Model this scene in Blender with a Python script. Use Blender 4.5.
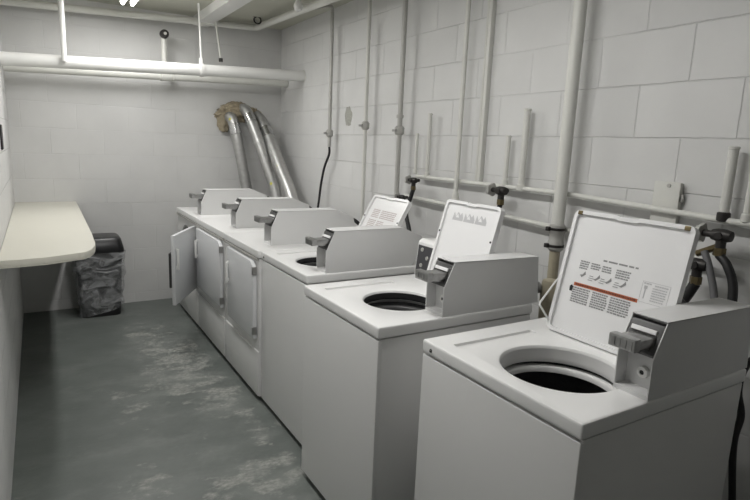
import bpy, bmesh, math, random
from mathutils import Vector, Matrix, noise
random.seed(7)
S = bpy.context.scene
for o in list(bpy.data.objects): bpy.data.objects.remove(o)
COL = S.collection
PI = math.pi

# ------------------------------------------------------------------ camera
cam_d = bpy.data.cameras.new('camera'); cam = bpy.data.objects.new('camera', cam_d); COL.objects.link(cam)
F_PX, YAW, PITCH, ROLL, CAM_H = 549.04, 0.5511, 0.18799, 0.04133, 1.5268
fw = Vector((math.sin(YAW)*math.cos(PITCH), math.cos(YAW)*math.cos(PITCH), -math.sin(PITCH)))
rt = Vector((math.cos(YAW), -math.sin(YAW), 0)); up = rt.cross(fw)
r2 = rt*math.cos(ROLL)+up*math.sin(ROLL); u2 = -rt*math.sin(ROLL)+up*math.cos(ROLL)
cam.matrix_world = Matrix(((r2.x,u2.x,-fw.x,0),(r2.y,u2.y,-fw.y,0),(r2.z,u2.z,-fw.z,CAM_H),(0,0,0,1)))
cam_d.sensor_width = 36; cam_d.sensor_fit = 'HORIZONTAL'; cam_d.lens = 36*F_PX/750; cam_d.clip_start = .02
S.camera = cam
# ------------------------------------------------------------------ world, exposure
W = bpy.data.worlds.new('world'); S.world = W; W.use_nodes = True
W.node_tree.nodes['Background'].inputs[0].default_value = (.9, 1, .95, 1)
W.node_tree.nodes['Background'].inputs[1].default_value = .02
vs = S.view_settings
vs.view_transform = 'Standard'; vs.look = 'None'; vs.gamma = 1; vs.use_curve_mapping = False; vs.exposure = 0.30
TUBE_POWER = 9.0       # emission of the lit fluorescent tubes
AISLE_W = 16.0
NEAR_W = 15.5

# ------------------------------------------------------------------ materials
def mat(name, col, rough=.5, metal=0, noise_amt=0, noise_scale=20, bump=0, bump_scale=80, spec=.5, alpha=1, emit=0, coat=0):
    m = bpy.data.materials.new(name); m.use_nodes = True
    nt = m.node_tree; N = nt.nodes; L = nt.links; b = N['Principled BSDF']
    b.inputs['Base Color'].default_value = (*col, 1); b.inputs['Roughness'].default_value = rough
    b.inputs['Metallic'].default_value = metal; b.inputs['Specular IOR Level'].default_value = spec
    b.inputs['Alpha'].default_value = alpha; b.inputs['Coat Weight'].default_value = coat
    if emit:
        b.inputs['Emission Color'].default_value = (*col, 1); b.inputs['Emission Strength'].default_value = emit
    tc = N.new('ShaderNodeTexCoord')
    if noise_amt:
        n = N.new('ShaderNodeTexNoise'); n.inputs['Scale'].default_value = noise_scale; n.inputs['Detail'].default_value = 5
        L.new(tc.outputs['Object'], n.inputs['Vector'])
        mx = N.new('ShaderNodeMix'); mx.data_type = 'RGBA'
        mx.inputs[6].default_value = (*[c*(1-noise_amt) for c in col], 1); mx.inputs[7].default_value = (*[min(1, c*(1+noise_amt*.5)) for c in col], 1)
        L.new(n.outputs['Fac'], mx.inputs[0]); L.new(mx.outputs[2], b.inputs['Base Color'])
    if bump:
        n2 = N.new('ShaderNodeTexNoise'); n2.inputs['Scale'].default_value = bump_scale; n2.inputs['Detail'].default_value = 3
        L.new(tc.outputs['Object'], n2.inputs['Vector'])
        bp = N.new('ShaderNodeBump'); bp.inputs['Strength'].default_value = bump; bp.inputs['Distance'].default_value = .002
        L.new(n2.outputs['Fac'], bp.inputs['Height']); L.new(bp.outputs['Normal'], b.inputs['Normal'])
    return m

def block_mat(name, col, axis, off, joint_dark=.80, depth=.006, z0=1.395):
    """painted concrete block wall; axis = horizontal world axis of the wall"""
    m = bpy.data.materials.new(name); m.use_nodes = True
    nt = m.node_tree; N = nt.nodes; L = nt.links; b = N['Principled BSDF']
    tc = N.new('ShaderNodeTexCoord'); sp = N.new('ShaderNodeSeparateXYZ'); L.new(tc.outputs['Object'], sp.inputs[0])
    a1 = N.new('ShaderNodeMath'); a1.inputs[1].default_value = off; L.new(sp.outputs[axis], a1.inputs[0])
    a2 = N.new('ShaderNodeMath'); a2.inputs[1].default_value = 2.1-z0; L.new(sp.outputs[2], a2.inputs[0])
    cb = N.new('ShaderNodeCombineXYZ'); L.new(a1.outputs[0], cb.inputs[0]); L.new(a2.outputs[0], cb.inputs[1])
    nz0 = N.new('ShaderNodeTexNoise'); nz0.inputs['Scale'].default_value = 9; L.new(tc.outputs['Object'], nz0.inputs['Vector'])
    vm = N.new('ShaderNodeVectorMath'); vm.operation = 'MULTIPLY_ADD'
    vm.inputs[1].default_value = (.006,)*3
    L.new(nz0.outputs['Color'], vm.inputs[0]); L.new(cb.outputs[0], vm.inputs[2])
    def brick(mort, smooth):
        br = N.new('ShaderNodeTexBrick'); br.inputs['Scale'].default_value = 1
        br.inputs['Brick Width'].default_value = .4; br.inputs['Row Height'].default_value = .21
        br.inputs['Mortar Size'].default_value = mort; br.inputs['Mortar Smooth'].default_value = smooth
        br.inputs['Color1'].default_value = (1,1,1,1); br.inputs['Color2'].default_value = (.94,.94,.94,1); br.inputs['Mortar'].default_value = (joint_dark,)*3+(1,)
        L.new(vm.outputs[0], br.inputs['Vector']); return br
    br = brick(.0035, .6)
    n = N.new('ShaderNodeTexNoise'); n.inputs['Scale'].default_value = 3.5; n.inputs['Detail'].default_value = 6; L.new(tc.outputs['Object'], n.inputs['Vector'])
    cr = N.new('ShaderNodeValToRGB'); cr.color_ramp.elements[0].position = .3; cr.color_ramp.elements[1].position = .7
    cr.color_ramp.elements[0].color = (*[c*.93 for c in col], 1); cr.color_ramp.elements[1].color = (*col, 1)
    L.new(n.outputs['Fac'], cr.inputs[0])
    mx = N.new('ShaderNodeMix'); mx.data_type = 'RGBA'; mx.blend_type = 'MULTIPLY'; mx.inputs[0].default_value = 1
    pn = N.new('ShaderNodeTexNoise'); pn.inputs['Scale'].default_value = 1.7; pn.inputs['Detail'].default_value = 4; L.new(tc.outputs['Object'], pn.inputs['Vector'])
    pr = N.new('ShaderNodeMapRange'); pr.inputs[1].default_value = .42; pr.inputs[2].default_value = .62; pr.inputs[3].default_value = .32; pr.inputs[4].default_value = 1; L.new(pn.outputs['Fac'], pr.inputs[0])
    L.new(pr.outputs[0], mx.inputs[0])
    L.new(cr.outputs[0], mx.inputs[6]); L.new(br.outputs['Color'], mx.inputs[7]); L.new(mx.outputs[2], b.inputs['Base Color'])
    b.inputs['Roughness'].default_value = .55
    inv = N.new('ShaderNodeMath'); inv.operation = 'SUBTRACT'; inv.inputs[0].default_value = 1; fm = N.new('ShaderNodeMath'); fm.operation = 'MULTIPLY'; L.new(br.outputs['Fac'], fm.inputs[0]); L.new(pr.outputs[0], fm.inputs[1]); L.new(fm.outputs[0], inv.inputs[1])
    n2 = N.new('ShaderNodeTexNoise'); n2.inputs['Scale'].default_value = 60; n2.inputs['Detail'].default_value = 4; L.new(tc.outputs['Object'], n2.inputs['Vector'])
    ad = N.new('ShaderNodeMath'); ad.operation = 'MULTIPLY_ADD'; ad.inputs[1].default_value = .16; L.new(n2.outputs['Fac'], ad.inputs[0]); L.new(inv.outputs[0], ad.inputs[2])
    bp = N.new('ShaderNodeBump'); bp.inputs['Strength'].default_value = .8; bp.inputs['Distance'].default_value = depth
    L.new(ad.outputs[0], bp.inputs['Height']); L.new(bp.outputs['Normal'], b.inputs['Normal'])
    return m

def floor_mat():
    m = bpy.data.materials.new('worn_painted_concrete'); m.use_nodes = True
    nt = m.node_tree; N = nt.nodes; L = nt.links; b = N['Principled BSDF']
    tc = N.new('ShaderNodeTexCoord')
    fm = N.new('ShaderNodeMapping'); fm.inputs['Scale'].default_value = (1,1.5,1); fm.inputs['Rotation'].default_value = (0,0,.35); L.new(tc.outputs['Object'], fm.inputs[0])
    def nz(s, d=6, r=.6):
        n = N.new('ShaderNodeTexNoise'); n.inputs['Scale'].default_value = s; n.inputs['Detail'].default_value = d; n.inputs['Roughness'].default_value = r
        L.new(fm.outputs[0], n.inputs['Vector']); return n
    def mth(op, a, bb, c=None):
        x = N.new('ShaderNodeMath'); x.operation = op
        for i, v in enumerate((a, bb, c)):
            if v is None: continue
            if isinstance(v, (int, float)): x.inputs[i].default_value = v
            else: L.new(v, x.inputs[i])
        return x.outputs[0]
    sp = N.new('ShaderNodeSeparateXYZ'); L.new(tc.outputs['Object'], sp.inputs[0])
    zone = None
    for cx, cy, rx, ry, w in ((.72, 3.75, .26, .75, 1), (.84, 3.15, .18, .45, .85), (.80, 2.22, .30, .20, 1.0), (.45, 3.3, .25, .22, .45), (.30, 2.35, .16, .25, .55), (.9, 2.75, .09, .35, .8), (.62,4.5,.2,.35,.6)):
        dx = mth('DIVIDE', mth('SUBTRACT', sp.outputs[0], cx), rx); dy = mth('DIVIDE', mth('SUBTRACT', sp.outputs[1], cy), ry)
        d = mth('ADD', mth('MULTIPLY', dx, dx), mth('MULTIPLY', dy, dy))
        v = mth('MULTIPLY', mth('MAXIMUM', mth('SUBTRACT', 1.0, d), 0.0), w)
        zone = v if zone is None else mth('MAXIMUM', zone, v)
    n1 = nz(6, 9, .62)
    wear = mth('ADD', n1.outputs['Fac'], mth('MULTIPLY', mth('POWER', zone, .6), .20))
    cr = N.new('ShaderNodeValToRGB'); cr.color_ramp.elements[0].position = .625; cr.color_ramp.elements[1].position = .72
    cr.color_ramp.elements[0].color = (0,0,0,1); cr.color_ramp.elements[1].color = (1,1,1,1); L.new(wear, cr.inputs[0])
    n4 = nz(2.2, 7, .7)
    n2 = nz(4, 4); c2 = N.new('ShaderNodeValToRGB'); c2.color_ramp.elements[0].position = .3; c2.color_ramp.elements[1].position = .75
    c2.color_ramp.elements[0].color = (.108,.122,.113,1); c2.color_ramp.elements[1].color = (.145,.160,.149,1); L.new(n2.outputs['Fac'], c2.inputs[0])
    n3 = nz(35, 5); c3 = N.new('ShaderNodeValToRGB')
    c3.color_ramp.elements[0].position = .35; c3.color_ramp.elements[1].position = .7
    c3.color_ramp.elements[0].color = (.17,.18,.168,1); c3.color_ramp.elements[1].color = (.36,.365,.335,1); L.new(n3.outputs['Fac'], c3.inputs[0])
    mx = N.new('ShaderNodeMix'); mx.data_type = 'RGBA'; L.new(cr.outputs[0], mx.inputs[0]); L.new(c2.outputs[0], mx.inputs[6]); L.new(c3.outputs[0], mx.inputs[7])
    w4 = N.new('ShaderNodeMapRange'); w4.inputs[1].default_value = .5; w4.inputs[2].default_value = .72; w4.inputs[3].default_value = 0; w4.inputs[4].default_value = .38
    L.new(mth('ADD', n4.outputs['Fac'], mth('MULTIPLY', zone, .12)), w4.inputs[0])
    m4 = N.new('ShaderNodeMix'); m4.data_type = 'RGBA'; m4.inputs[7].default_value = (.27,.285,.265,1); L.new(w4.outputs[0], m4.inputs[0]); L.new(mx.outputs[2], m4.inputs[6])
    L.new(m4.outputs[2], b.inputs['Base Color'])
    ro = N.new('ShaderNodeMapRange'); ro.inputs[3].default_value = .42; ro.inputs[4].default_value = .75; L.new(cr.outputs[0], ro.inputs[0]); L.new(ro.outputs[0], b.inputs['Roughness'])
    bp = N.new('ShaderNodeBump'); bp.inputs['Strength'].default_value = .35; bp.inputs['Distance'].default_value = .004; bp.invert = True
    L.new(mth('ADD', mth('MULTIPLY', cr.outputs[0], .6), mth('MULTIPLY', nz(25).outputs['Fac'], .6)), bp.inputs['Height']); L.new(bp.outputs['Normal'], b.inputs['Normal'])
    return m

M_WALL_R = block_mat('block_wall_paint_right', (.69,.69,.68), 1, -1.04, .91, .0045)
M_WALL_B = block_mat('block_wall_paint_back', (.66,.66,.65), 0, .1, .955, .0026, 1.352)
M_WALL_L = block_mat('block_wall_paint_left', (.66,.66,.65), 1, .1, .80, .010)
M_CEIL = mat('ceiling_paint', (.50,.50,.43), .75, noise_amt=.08, noise_scale=3)
M_BEAM = mat('beam_paint', (.72,.72,.70), .6)
M_FLOOR = floor_mat()
M_ENAM = mat('white_enamel', (.80,.80,.79), .28, noise_amt=.025, noise_scale=4, coat=.15)
M_CAB = mat('cabinet_enamel', (.74,.74,.73), .34, noise_amt=.03, noise_scale=3)
M_DOOR = mat('dryer_door_enamel', (.70,.71,.72), .26)
M_BOX = mat('coin_box_enamel', (.70,.70,.695), .42, noise_amt=.03, noise_scale=8)
M_PLAST = mat('white_plastic', (.72,.72,.71), .4)
M_LID = mat('lid_enamel', (.80,.80,.80), .25, coat=.1)
M_CHROME = mat('chrome', (.62,.62,.62), .22, 1, noise_amt=.2, noise_scale=60)
M_STEEL = mat('brushed_steel', (.42,.42,.41), .42, 1, noise_amt=.2, noise_scale=90)
M_SLIDE = mat('worn_chrome', (.42,.42,.415), .35, .95, noise_amt=.3, noise_scale=70)
M_HOUS = mat('dark_brushed_steel', (.12,.12,.12), .4, .9, noise_amt=.3, noise_scale=70)
M_DGREY = mat('dark_grey_metal', (.09,.09,.09), .45, .3)
M_TUB = mat('dark_porcelain_basket', (.035,.035,.038), .35, noise_amt=.4, noise_scale=150, bump=.6, bump_scale=120)
M_TUBG = mat('grey_porcelain_basket', (.12,.12,.125), .4, noise_amt=.4, noise_scale=120, bump=.5, bump_scale=120)
M_BLACK = mat('black_rubber', (.012,.012,.013), .5)
M_GREYH = mat('grey_hose_rubber', (.16,.16,.165), .55)
M_PIPE = mat('painted_pipe', (.66,.66,.62), .42, noise_amt=.05, noise_scale=12, bump=.15, bump_scale=60)
M_BPIPE = mat('white_pipe_insulation', (.76,.76,.74), .4, noise_amt=.04, noise_scale=8, bump=.25, bump_scale=30)
M_GPIPE = mat('grey_conduit', (.45,.445,.42), .45, .2, noise_amt=.1, noise_scale=30)
M_ALU = mat('aluminium_duct', (.56,.56,.55), .45, .85, noise_amt=.3, noise_scale=25, bump=.5, bump_scale=50)
M_INSUL = mat('brown_duct_sealant', (.36,.31,.22), .9, noise_amt=.55, noise_scale=22, bump=.9, bump_scale=60)
M_BRASS = mat('tarnished_brass', (.17,.135,.07), .45, .7, noise_amt=.5, noise_scale=80)
M_VALVE = mat('dark_valve_iron', (.045,.042,.04), .45, .5, noise_amt=.4, noise_scale=80)
M_TAN = mat('tan_plastic_fitting', (.42,.38,.28), .5, noise_amt=.2, noise_scale=30)
M_YEL = mat('yellow_tape', (.62,.60,.10), .5)
M_COUNTER = mat('cream_laminate', (.66,.645,.565), .35, noise_amt=.03, noise_scale=6)
M_EDGE = mat('cream_laminate_edge', (.60,.585,.51), .45)
M_BIN = mat('black_bin_plastic', (.012,.012,.013), .32)
M_PRINT = mat('grey_print', (.26,.26,.26), .6)
M_PRINTL = mat('light_grey_print', (.50,.50,.51), .6)
M_PRINTR = mat('reddish_grey_print', (.44,.38,.37), .6)
M_RED = mat('red_orange_print', (.50,.13,.05), .5)
M_LABELW = mat('white_label', (.76,.76,.755), .4)
M_PANEL = mat('dark_control_label', (.05,.05,.055), .35)
M_WBRIGHT = mat('bright_white_plastic', (.80,.80,.78), .35)
M_TUBE = mat('lit_fluorescent_tube', (1, .99, .96), .5, emit=TUBE_POWER)

def bag_mat():
    m = bpy.data.materials.new('clear_plastic_bag'); m.use_nodes = True
    N = m.node_tree.nodes; L = m.node_tree.links; b = N['Principled BSDF']
    b.inputs['Base Color'].default_value = (.55,.56,.57,1); b.inputs['Roughness'].default_value = .22
    tc = N.new('ShaderNodeTexCoord'); mp = N.new('ShaderNodeMapping'); mp.inputs['Rotation'].default_value = (.5,.5,0); mp.inputs['Scale'].default_value = (1,1,1.6)
    L.new(tc.outputs['Object'], mp.inputs[0])
    n = N.new('ShaderNodeTexNoise'); n.inputs['Scale'].default_value = 7; n.inputs['Detail'].default_value = 3; n.inputs['Distortion'].default_value = 1.6; L.new(mp.outputs[0], n.inputs['Vector'])
    r = N.new('ShaderNodeMapRange'); r.inputs[1].default_value = .35; r.inputs[2].default_value = .7; r.inputs[3].default_value = .14; r.inputs[4].default_value = .62
    L.new(n.outputs['Fac'], r.inputs[0]); L.new(r.outputs[0], b.inputs['Alpha'])
    bp = N.new('ShaderNodeBump'); bp.inputs['Strength'].default_value = 1; bp.inputs['Distance'].default_value = .03; L.new(n.outputs['Fac'], bp.inputs['Height']); L.new(bp.outputs['Normal'], b.inputs['Normal'])
    return m
M_BAG = bag_mat()

# ------------------------------------------------------------------ mesh helpers
def origin_of(p):
    v = Vector((0,0,0))
    while p is not None: v += p.location; p = p.parent
    return v
class MB:
    def __init__(s): s.bm = bmesh.new()
    def _bev(s, geom_v, bev, seg=2):
        es = {e for v in geom_v for e in v.link_edges}
        bmesh.ops.bevel(s.bm, geom=list(es), offset=bev, segments=seg, affect='EDGES', profile=.6)
    def box(s, x0, x1, y0, y1, z0, z1, bev=0, seg=2, M=None):
        t = bmesh.new()
        vs = [t.verts.new((x, y, z)) for x in (x0, x1) for y in (y0, y1) for z in (z0, z1)]
        for f in ((0,1,3,2),(4,6,7,5),(0,4,5,1),(2,3,7,6),(0,2,6,4),(1,5,7,3)): t.faces.new([vs[i] for i in f])
        bmesh.ops.recalc_face_normals(t, faces=t.faces)
        if bev: bmesh.ops.bevel(t, geom=list(t.edges), offset=bev, segments=seg, affect='EDGES', profile=.6)
        s._merge(t, M); return s
    def _merge(s, t, M=None):
        if M is not None: bmesh.ops.transform(t, matrix=M, verts=t.verts)
        me = bpy.data.meshes.new('t'); t.to_mesh(me); t.free(); s.bm.from_mesh(me); bpy.data.meshes.remove(me)
    def prism(s, pts, vec, bev=0, M=None):
        """closed polygon pts (3D) extruded by vec"""
        t = bmesh.new(); vec = Vector(vec)
        a = [t.verts.new(p) for p in pts]; b = [t.verts.new(Vector(p)+vec) for p in pts]
        t.faces.new(a); t.faces.new(b[::-1]); n = len(pts)
        for i in range(n): t.faces.new((a[i], b[i], b[(i+1) % n], a[(i+1) % n]))
        bmesh.ops.recalc_face_normals(t, faces=t.faces)
        if bev: bmesh.ops.bevel(t, geom=[e for e in t.edges], offset=bev, segments=2, affect='EDGES', profile=.6)
        s._merge(t, M); return s
    def ring(s, outer, inner, vec, M=None):
        """frame between two outlines with the same number of points, extruded by vec"""
        t = bmesh.new(); vec = Vector(vec); n = len(outer)
        R = [[t.verts.new(p) for p in outer], [t.verts.new(Vector(p)+vec) for p in outer], [t.verts.new(Vector(p)+vec) for p in inner], [t.verts.new(p) for p in inner]]
        for k in range(4):
            for i in range(n): t.faces.new((R[k][i], R[(k+1) % 4][i], R[(k+1) % 4][(i+1) % n], R[k][(i+1) % n]))
        bmesh.ops.recalc_face_normals(t, faces=t.faces); s._merge(t, M); return s
    def tube(s, pts, r, seg=14, cap=True, rf=None, close=False):
        pts = [Vector(p) for p in pts]; t = bmesh.new(); n = len(pts)
        T = [(pts[min(i+1, n-1)]-pts[max(i-1, 0)]).normalized() for i in range(n)]
        u = T[0].orthogonal().normalized(); rings = []
        for i in range(n):
            u = (u-T[i]*u.dot(T[i])).normalized(); w = T[i].cross(u); rr = rf(i/(n-1), i) if rf else r
            rings.append([t.verts.new(pts[i]+(u*math.cos(a)+w*math.sin(a))*rr) for a in [2*PI*k/seg for k in range(seg)]])
        for i in range(n-1):
            for k in range(seg): t.faces.new((rings[i][k], rings[i][(k+1) % seg], rings[i+1][(k+1) % seg], rings[i+1][k]))
        if cap: t.faces.new(rings[0][::-1]); t.faces.new(rings[-1])
        bmesh.ops.recalc_face_normals(t, faces=t.faces); s._merge(t); return s
    def lathe(s, prof, c, axis=(0,0,1), seg=32, closed=False):
        """prof: list of (radius, height along axis)"""
        t = bmesh.new(); ax = Vector(axis).normalized(); u = ax.orthogonal().normalized(); w = ax.cross(u); c = Vector(c)
        rings = []
        for r, h in prof:
            if r < 1e-5: rings.append([t.verts.new(c+ax*h)])
            else: rings.append([t.verts.new(c+ax*h+(u*math.cos(2*PI*k/seg)+w*math.sin(2*PI*k/seg))*r) for k in range(seg)])
        m = len(rings)
        for i in range(m if closed else m-1):
            A, B = rings[i], rings[(i+1) % m]
            for k in range(seg):
                k2 = (k+1) % seg
                if len(A) == 1 and len(B) == 1: continue
                if len(A) == 1: t.faces.new((A[0], B[k], B[k2]))
                elif len(B) == 1: t.faces.new((A[k], A[k2], B[0]))
                else: t.faces.new((A[k], A[k2], B[k2], B[k]))
        bmesh.ops.recalc_face_normals(t, faces=t.faces); s._merge(t); return s
    def build(s, name, m, parent=None, angle=35, kind=None, label=None):
        me = bpy.data.meshes.new(name); o = origin_of(parent)
        bmesh.ops.translate(s.bm, verts=s.bm.verts, vec=-o)
        if parent is None:      # origin of a one-mesh thing at its base centre
            co = [v.co for v in s.bm.verts]
            c = Vector(((min(v.x for v in co)+max(v.x for v in co))/2, (min(v.y for v in co)+max(v.y for v in co))/2, min(v.z for v in co)))
            if kind == 'structure': c = Vector((0,0,0))
            bmesh.ops.translate(s.bm, verts=s.bm.verts, vec=-c)
        s.bm.to_mesh(me); s.bm.free(); me.shade_smooth(); me.set_sharp_from_angle(angle=math.radians(angle))
        me.materials.append(m)
        ob = bpy.data.objects.new(name, me); COL.objects.link(ob)
        if parent is None: ob.location = c
        else: ob.parent = parent
        if kind: ob['kind'] = kind
        if label: ob['label'] = label
        return ob
def thing(name, label, cat, loc, group=None):
    o = bpy.data.objects.new(name, None); COL.objects.link(o); o.location = loc; o.empty_display_size = .1
    o['label'] = label; o['category'] = cat
    if group: o['group'] = group
    return o
def tag(o, label, cat, group=None):
    o['label'] = label; o['category'] = cat
    if group: o['group'] = group
    return o
def cut(ob, cutters):
    for c in cutters:
        md = ob.modifiers.new('b', 'BOOLEAN'); md.object = c; md.operation = 'DIFFERENCE'; md.solver = 'EXACT'
    bpy.context.view_layer.update()
    dg = bpy.context.evaluated_depsgraph_get(); me = bpy.data.meshes.new_from_object(ob.evaluated_get(dg))
    ob.modifiers.clear(); old = ob.data; ob.data = me; me.name = ob.name; bpy.data.meshes.remove(old)
    for c in cutters: bpy.data.objects.remove(c)
    me.shade_smooth(); me.set_sharp_from_angle(angle=math.radians(30))
def smooth_path(pts, n=10):
    P = [Vector(p) for p in pts]; P = [P[0]*2-P[1]]+P+[P[-1]*2-P[-2]]; out = []
    for i in range(1, len(P)-2):
        for k in range(n):
            t = k/n; a, b, c, d = P[i-1:i+3]
            out.append(.5*((2*b)+(c-a)*t+(2*a-5*b+4*c-d)*t*t+(3*b-a-3*c+d)*t**3))
    out.append(P[-2]); return out
def rrect(x0, x1, y0, y1, r, n=5):
    out = []
    for cx, cy, a0 in ((x1-r, y1-r, 0), (x0+r, y1-r, PI/2), (x0+r, y0+r, PI), (x1-r, y0+r, 3*PI/2)):
        for k in range(n+1): a = a0+PI/2*k/n; out.append((cx+r*math.cos(a), cy+r*math.sin(a)))
    return out

# ------------------------------------------------------------------ the room
XL, XR, YB, YF, ZC = -.187, 2.12, 5.37, -1.6, 2.60
MB().box(XL-.15, XR+.15, YF-.15, YB+.15, -.1, 0).build('floor', M_FLOOR, kind='structure')
MB().box(XL-.15, XR+.15, YF-.15, YB+.15, ZC, ZC+.1).build('ceiling', M_CEIL, kind='structure')
MB().box(XR, XR+.15, YF-.15, YB+.15, 0, ZC).build('wall_right', M_WALL_R, kind='structure')
MB().box(XL-.15, XL, YF-.15, YB+.15, 0, ZC).build('wall_left', M_WALL_L, kind='structure')
MB().box(XL, XR, YB, YB+.15, 0, ZC).build('wall_back', M_WALL_B, kind='structure')
MB().box(XL, XR, YF-.15, YF, 0, ZC).build('wall_front', M_WALL_B, kind='structure')
MB().box(1.27, 1.405, YF, YB, 2.525, ZC, .004).build('ceiling_beam', M_BEAM, kind='structure')

# ------------------------------------------------------------------ top-loading washers
def coin_box(parent, x, y, z, w=.105, L=.48, chamf=False):
    """meter case sitting on a deck; (x, y, z) = front near bottom corner, runs back in +x"""
    if chamf: prof = [(0,0),(0,.105),(.045,.202),(.44,.202),(.555,.155),(.575,.085),(.50,0)]
    else: prof = [(0,0),(0,.108),(.045,.203),(L,.193),(L+.02,0)]
    inner = [(.045,0),(.045,.108),(.068,.1995)]+[(a, b-(0.0025 if b > .12 else 0)) for a, b in prof[3:]]
    m = MB()
    for yy in (y, y+w-.003): m.prism([(x+a, yy, z+b) for a, b in prof], (0,.003,0))
    m.prism([(x+a, y+.003, z+b) for a, b in inner], (0, w-.006, 0))
    # folded top skin reaching forward to the slanted front
    m.prism([(x+.045, y, z+.2005), (x+.042, y, z+.204)]+[(x+a, y, z+b+.002) for a, b in prof[3:4]]+[(x+prof[3][0], y, z+prof[3][1]-.001)], (0, w, 0))
    m.box(x, x+.05, y+.003, y+w-.003, z, z+.012)
    bx = m.build('coin_box', M_BOX, parent, 25)
    # meter housing in the slanted recess
    h = MB(); h.prism([(x+.006, y+.004, z+.118), (x+.040, y+.004, z+.192), (x+.062, y+.004, z+.192), (x+.062, y+.004, z+.112), (x+.006, y+.004, z+.112)], (0, w-.008, 0), .002)
    hs = h.build('meter_housing', M_HOUS, bx, label='dark steel meter housing')
    s = MB()
    s.box(x-.085, x+.03, y+.014, y+w-.020, z+.152, z+.160, .002)
    s.box(x-.090, x-.064, y+.010, y+w-.016, z+.134, z+.168, .004)
    for yy in (y+.014, y+w-.028): s.box(x-.07, x+.02, yy, yy+.008, z+.138, z+.154, .001)
    for k in range(4): s.box(x-.0915, x-.089, y+.017+k*.016, y+.027+k*.016, z+.140, z+.162)
    s.prism([(x-.07, y+.022, z+.154), (x-.06, y+.022, z+.134), (x+.02, y+.022, z+.122), (x+.02, y+.022, z+.154)], (0, w-.050, 0))
    bmesh.ops.translate(s.bm, verts=s.bm.verts, vec=(.020,0,.002))
    s.build('coin_slide', M_SLIDE, bx, label='chrome push-in coin slide')
    b = MB(); b.prism([(x+.022, y+.016, z+.168), (x+.027, y+.016, z+.179), (x+.033, y+.016, z+.176), (x+.028, y+.016, z+.165)], (0, w-.030, 0), .001)
    b.build('slot_bar', M_LID, bx, label='chrome bar above the coin slide, its highlight painted white')  # chrome bar in white enamel: its highlight is put into the colour
    l = MB(); c = (x+.046, y+w*.45, z+.055)
    l.lathe([(.0,-.012),(.0065,-.012),(.0065,-.004)], c, (1,0,0), 20)
    l.build('keyway', M_BLACK, bx)
    l = MB(); l.lathe([(.0068,-.015),(.0145,-.013),(.0165,-.004),(.0165,0),(.0068,0)], c, (1,0,0), 28, True)
    l.build('lock_ring', M_WBRIGHT, bx, label='white round lock ring')
    return bx

def lid_frame(x0, z0, x1, z1, yfar):
    """matrix: local u runs from the far edge towards the camera, v up the lid, w out of its inner face"""
    v = Vector((x1-x0, 0, z1-z0)).normalized(); u = Vector((0,-1,0)); w = u.cross(v)   # w points to -x (aisle)
    if w.x > 0: w = -w
    return Matrix(((u.x, v.x, w.x, x0), (u.y, v.y, w.y, yfar), (u.z, v.z, w.z, z0), (0,0,0,1)))

def lid(parent, fr, w, h, notch=.004, bumpers=True):
    out = rrect(0, w, 0, h, .022); inn = rrect(.013, w-.013, .013, h-.013, .014)
    def top(p):    # shallow finger notch in the middle of the top edge
        return p
    # add points along the top edge for the notch
    def notch_pts(pp, ylev):
        r = []
        for i, p in enumerate(pp):
            r.append(p)
            if i == 5:
                for f, d in ((.40, 0), (.43, notch), (.60, notch), (.63, 0)): r.append((pp[5][0]+(pp[6][0]-pp[5][0])*f, ylev-d))
        return r
    out = notch_pts(out, h); inn = notch_pts(inn, h-.013)
    m = MB()
    m.prism([(a, b, -.016) for a, b in out], (0,0,.014), M=fr)
    m.ring([(a, b, -.0025) for a, b in out], [(a, b, -.0025) for a, b in inn], (0,0,.0105), M=fr)
    ld = m.build('lid', M_LID, parent, 40)
    for a, b in ((w-.010, h*.62), (.010, h*.62)) if bumpers else ():
        c = fr @ Vector((a, b, .008)); MB().lathe([(0,.004),(.0035,.003),(.0045,0),(0,0)], c, fr.to_3x3() @ Vector((0,0,1)), 12).build('bumper', M_BLACK, ld, label='small black rubber lid bumper')
    return ld

def dashes(m, fr, x0, x1, y, th, words, seed):
    """a row of short printed marks"""
    rnd = random.Random(seed); x = x0
    while x < x1-.004:
        l = min(rnd.uniform(.006, .02)*words, x1-x); m.box(x, x+l, y-th/2, y+th/2, -.0022, -.0016, M=fr); x += l+.003*words
    return m

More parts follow.
